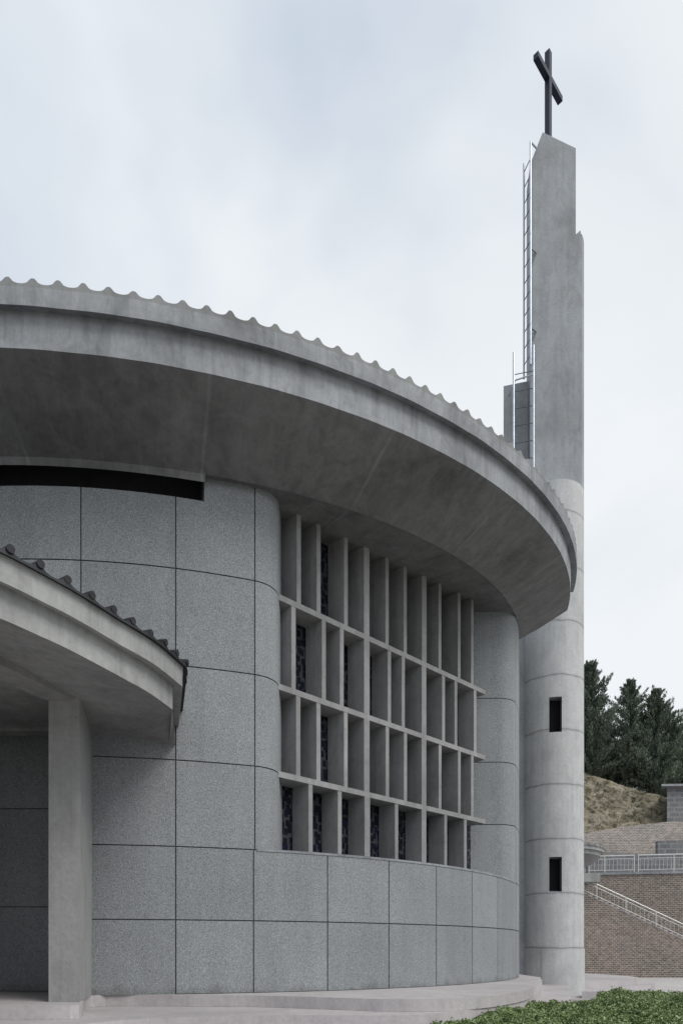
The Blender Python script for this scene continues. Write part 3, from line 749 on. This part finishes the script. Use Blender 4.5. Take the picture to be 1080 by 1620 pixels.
# earth bank
nx, ny = 300, 110; rows_ = []
tops = [(5, 21), (22, 20.6), (26, 19.8), (29.5, 18.7), (33, 17.6), (36.5, 16.8), (60, 16.4), (100, 17)]
def tt(x):
    for (a, ha), (b, hb) in zip(tops, tops[1:]):
        if x <= b: return ha + (hb - ha) * (x - a) / (b - a)
    return tops[-1][1]
from mathutils import noise as mn
for j in range(ny + 1):
    f = j / ny; row = []
    for i in range(nx + 1):
        x = 8 + 60 * i / nx; top = tt(x)
        if f < .72:
            g = f / .72; y = 69 + 6.5 * g; h = 11.0 + (top - 11.0) * g
        else:
            g = (f - .72) / .28; y = 75.5 + 90 * g; h = top + 1.0 * g
        d = mn.fractal(Vector((x * .35, y * .4, h * .5)), 1.0, 2.0, 5) * .28 + max(0, mn.noise(Vector((x * 1.7, y * 1.5, h * 2.1))) - .2) * -.5
        row.append((x, y - d * (1 if f < .8 else 0), h + d * .4))
    rows_.append(row)
mb = MB(); mb.grid(rows_); o = mb.build('earth_bank', M['earth'], None, True); tag(o, kind='structure')
# block shed
sh_ = thing('block_shed', 'small grey block shed with flat concrete roof beside the earth bank', 'shed', (36, 71.5, EYE + 13))
mb = MB(); mb.prism([(33.35, 70), (42, 70), (42, 74), (35.4, 74)], 11.5, 16.65); mb.build('wall', M['block'], sh_)
mb = MB(); mb.prism([(32.5, 69.4), (43, 69.4), (43, 74.6), (35.2, 74.6)], 16.65, [16.85, 17.0, 17.0, 16.85]); mb.build('roof', M['fascia'], sh_)

# ------------------------------------------------------------------ foliage
def quads(name, cen, dirs, wid, ln_, tone, mat, parent=None, lab=None):
    n = len(cen); dirs = dirs / np.linalg.norm(dirs, axis=1)[:, None]
    rnd = RNG.normal(size=(n, 3)); s = np.cross(dirs, rnd); s /= np.linalg.norm(s, axis=1)[:, None]
    a = s * wid[:, None] / 2; b = dirs * ln_[:, None] / 2
    v = np.stack([cen - b, cen + a, cen + b, cen - a], axis=1).reshape(-1, 3)
    off = Vector((0, 0, 0)) if parent is None else parent.location
    v = v + np.array([-off.x, -off.y, EYE - off.z])
    me = bpy.data.meshes.new(name); me.vertices.add(4 * n); me.vertices.foreach_set('co', v.ravel())
    me.loops.add(4 * n); me.loops.foreach_set('vertex_index', np.arange(4 * n, dtype=np.int32))
    me.polygons.add(n); me.polygons.foreach_set('loop_start', np.arange(0, 4 * n, 4, dtype=np.int32))
    me.update(calc_edges=True); at = me.attributes.new('tone', 'FLOAT', 'FACE'); at.data.foreach_set('value', np.clip(tone, 0, 1).astype(np.float32))
    me.materials.append(mat); me.validate()
    o = bpy.data.objects.new(name, me); COL.objects.link(o); o.parent = parent; return o
def juniper(label, x, y, h0, H, Rr, dens=1.0, seed=0, lean=0):
    rng = np.random.default_rng(seed)
    t = thing('juniper_tree', label, 'tree', (x, y, h0 + EYE), 'junipers on the bank')
    mb = MB(); P = Vector((x, y, h0 - .4)); r0 = .22
    rows = []
    for k in range(9):
        f = k / 8; c = Vector((x + lean * f + .12 * math.sin(f * 5 + seed), y + .1 * math.cos(f * 4), h0 - .4 + H * .97 * f)); rr = r0 * (1 - f) + .02
        rows.append([(c.x + rr * math.cos(a * math.pi / 4), c.y + rr * math.sin(a * math.pi / 4), c.z) for a in range(8)])
    mb.grid(rows, 0, True); 
    cen = []; dr = []; tn = []
    nb = int(230 * dens)
    for b in range(nb):
        f = .02 + .96 * (b + rng.random()) / nb
        prof = (min(1, (f + .10) / .25) ** .6) * (1 - f) ** .72 * 1.18
        L_ = Rr * prof * rng.uniform(.45, 1.25) + .2; az = rng.uniform(0, 2 * math.pi)
        L_ *= .78 + .45 * (.5 + .5 * math.sin(az * 2 + f * 9 + seed * 1.7)) * (1 if f < .85 else .7)
        base = np.array([x + lean * f, y, h0 + H * f]); rise = rng.uniform(.35, 1.1) * L_
        tip = base + np.array([math.cos(az) * L_, math.sin(az) * L_, rise])
        mb.tube(base, tuple(base + (tip - base) * .8), .03, 4)
        bt = rng.uniform(.1, .75)
        m = int((50 + 150 * L_ / Rr) * dens)
        u = rng.random(m) ** .75 * (1.08 if f > .5 else 1)
        c = base + (tip - base) * u[:, None] + rng.normal(size=(m, 3)) * np.array([.2, .2, .26]) * (.3 + .7 * L_ / Rr) * (1.25 - u[:, None] * .7)
        d = np.tile((tip - base) / np.linalg.norm(tip - base) * .7 + np.array([0, 0, .8]), (m, 1)) + rng.normal(size=(m, 3)) * .45
        cen.append(c); dr.append(d); tn.append(bt + rng.normal(size=m) * .18)
    mb.build('trunk', M['bark'], t, True)
    cen = np.concatenate(cen); dr = np.concatenate(dr); tn = np.concatenate(tn); n = len(cen)
    quads('crown', cen, dr, rng.uniform(.05, .12, n), rng.uniform(.16, .42, n), tn, M['juniper'], t)
trees = [('dark juniper half hidden behind the tower', 29.2, 80, 19.2, 14.6, 3.4, 1.25, 1, -.2),
         ('tallest juniper, open at its pointed top, in the middle of the row', 34.2, 81, 18.0, 14.1, 3.3, 1.05, 2, .1),
         ('juniper with a thin wispy double top just right of the tallest', 36.6, 80, 17.7, 12.9, 3.1, 1.0, 3, .3),
         ('broad dark juniper low at the right of the row', 38.9, 82, 17.4, 11.3, 3.6, 1.1, 4, .1),
         ('short dense juniper filling the gap between the two tall ones', 31.9, 83, 18.6, 8.6, 3.0, 1.1, 5, 0),
         ('small juniper standing at the bank edge before the broad one', 36.3, 78.4, 17.2, 6.4, 2.7, 1.0, 6, 0),
         ('juniper out at the frame edge beyond the broad one', 41.6, 85, 17.2, 9.2, 3.0, .9, 7, 0)]
for a in trees: juniper(*a)
# broadleaf at right edge
bt = thing('broadleaf_tree', 'pale green broadleaf tree at the right edge above the shed', 'tree', (42.5, 80, EYE + 17))
mb = MB(); mb.tube((42.5, 80, 16.5), (42.0, 80, 20), .22); 
cc = []
for k in range(60):
    az = random.uniform(0, 6.28); rr = random.uniform(.4, 3.2); z = 20.2 + random.uniform(-1.6, 3.2)
    p = (42.2 + rr * math.cos(az), 80 + rr * math.sin(az), z); mb.tube((42.0, 80, 19.6), p, .05, 5); cc.append(p)
mb.build('trunk', M['bark'], bt, True)
cc = np.array(cc); n = 9000; id_ = RNG.integers(0, 60, n)
quads('crown', cc[id_] + RNG.normal(size=(n, 3)) * .42, RNG.normal(size=(n, 3)), RNG.uniform(.12, .2, n), RNG.uniform(.18, .3, n), RNG.uniform(.2, .6, n) + (id_ % 5) * .08, M['leafy'], bt)

# hedge
HP = [(2.25, 10.5), (2.15, 15.6), (2.75, 17.6), (4.2, 19.4), (4.96, 20.4), (6.6, 21.4), (8.3, 22.5), (9.4, 24.0), (10.1, 26.8), (11.5, 27.8), (13.2, 27.2), (14.8, 26.4), (20, 24), (20, 10.5)]
def inside(x, y, P):
    r = np.zeros(len(x), bool); j = len(P) - 1
    for i in range(len(P)):
        xi, yi = P[i]; xj, yj = P[j]
        c = ((yi > y) != (yj > y)) & (x < (xj - xi) * (y - yi) / (yj - yi + 1e-12) + xi); r ^= c; j = i
    return r
hd = thing('hedge', 'clipped low green hedge across the lower right corner', 'hedge', (8, 18, 0))
def hz(x, y): return -1.74 + .07 * np.sin(x * 1.9 + y * .7) + .05 * np.sin(x * 4.1 - y * 2.3) + .035 * np.sin(x * 9.3 + 2) * np.sin(y * 8.1)
mb = MB(); cxh = sum(p[0] for p in HP) / len(HP); cyh = sum(p[1] for p in HP) / len(HP)
mb.prism([(p[0] + (cxh - p[0]) * .02, p[1] + (cyh - p[1]) * .02) for p in HP], -2.4, -1.95)
M['hedgecore'] = plain('hedge_core', (.02, .03, .014), .9); mb.build('dark_body', M['hedgecore'], hd)  # solid box under the leaves, coloured dark as the hedge's shaded inside
n = 620000; x = RNG.uniform(2, 16, n); y = RNG.uniform(10.5, 28, n); keep = inside(x, y, HP) & (np.abs(x) < .56 * y)
x = x[keep]; y = y[keep]; keep = RNG.random(len(x)) < np.clip((17 / y) ** 1.2, 0, 1); x = x[keep]; y = y[keep]; n = len(x)
# clumps
cl = RNG.uniform([2, 10], [16, 28], (2600, 2)); ct = RNG.uniform(-.05, .07, 2600); cz = RNG.uniform(-.2, .25, 2600)
from mathutils.kdtree import KDTree
kd = KDTree(len(cl)); [kd.insert((a, b, 0), i) for i, (a, b) in enumerate(cl)]; kd.balance()
cell = np.array([kd.find((a, b, 0))[1] for a, b in zip(x, y)]); dc = np.hypot(x - cl[cell, 0], y - cl[cell, 1])
dep = RNG.random(n) ** 1.6
z = hz(x, y) + ct[cell] + .06 * (1 - (dc / .22) ** 2).clip(-1, 1) - dep * .22 + RNG.normal(size=n) * .02
tone = .5 + cz[cell] + RNG.normal(size=n) * .16
d = RNG.normal(size=(n, 3)); d[:, 2] = np.abs(d[:, 2]) * .6
quads('leaves', np.stack([x, y, z], 1), d, RNG.uniform(.03, .05, n), RNG.uniform(.05, .09, n), tone, M['hedge'], hd)
# leaves on the hedge flanks and a few shoots
ex = []
for (a, b) in zip(HP[:-2], HP[1:-1]):
    l = math.dist(a, b); k = int(l * 900); f = RNG.random(k)
    ex.append(np.stack([a[0] + (b[0] - a[0]) * f, a[1] + (b[1] - a[1]) * f, RNG.uniform(-2.35, -1.72, k)], 1) + RNG.normal(size=(k, 3)) * .05)
ex = np.concatenate(ex); n = len(ex)
quads('flank_leaves', ex, RNG.normal(size=(n, 3)), RNG.uniform(.035, .06, n), RNG.uniform(.06, .11, n), RNG.uniform(.1, .8, n), M['hedge'], hd)
k = 260; sx = RNG.uniform(2.2, 14, k); sy = RNG.uniform(14, 27.5, k); kp = inside(sx, sy, HP); sx = sx[kp]; sy = sy[kp]; cen = []
for a, b in zip(sx, sy):
    for j in range(9): cen.append((a + random.gauss(0, .02), b + random.gauss(0, .02), float(hz(np.array(a), np.array(b))) + .02 + .018 * j))
cen = np.array(cen); n = len(cen)
quads('shoots', cen, RNG.normal(size=(n, 3)) + np.array([0, 0, .8]), RNG.uniform(.03, .05, n), RNG.uniform(.06, .1, n), RNG.uniform(.6, 1, n), M['hedge'], hd)

# dry scrub scattered over the earth bank
k = 520; bx = RNG.uniform(21, 40, k); bf = RNG.uniform(.04, 1.0, k) ** .8; cen = []; dr = []; tn = []
for a, f in zip(bx, bf):
    top = tt(a); y_ = 69 + 6.5 * f; h_ = 11 + (top - 11) * f; m_ = int(RNG.integers(10, 40)); sz = RNG.uniform(.08, .26)
    cen.append(np.array([a, y_ - .15, h_ + .08]) + RNG.normal(size=(m_, 3)) * sz * np.array([1.2, .8, .7])); dr.append(RNG.normal(size=(m_, 3)) + np.array([0, -.3, 1.0])); tn.append(np.full(m_, RNG.uniform(0, 1)))
cen = np.concatenate(cen); dr = np.concatenate(dr); tn = np.concatenate(tn); n = len(cen)
M['scrub'] = leafmat('scrub', (.07, .085, .045), (.17, .15, .09), (.27, .23, .15))
tag(quads('scrub', cen, dr, RNG.uniform(.03, .06, n), RNG.uniform(.12, .3, n), tn, M['scrub']), 'dry tufts of scrub scattered over the earth bank', 'scrub', None, 'stuff')
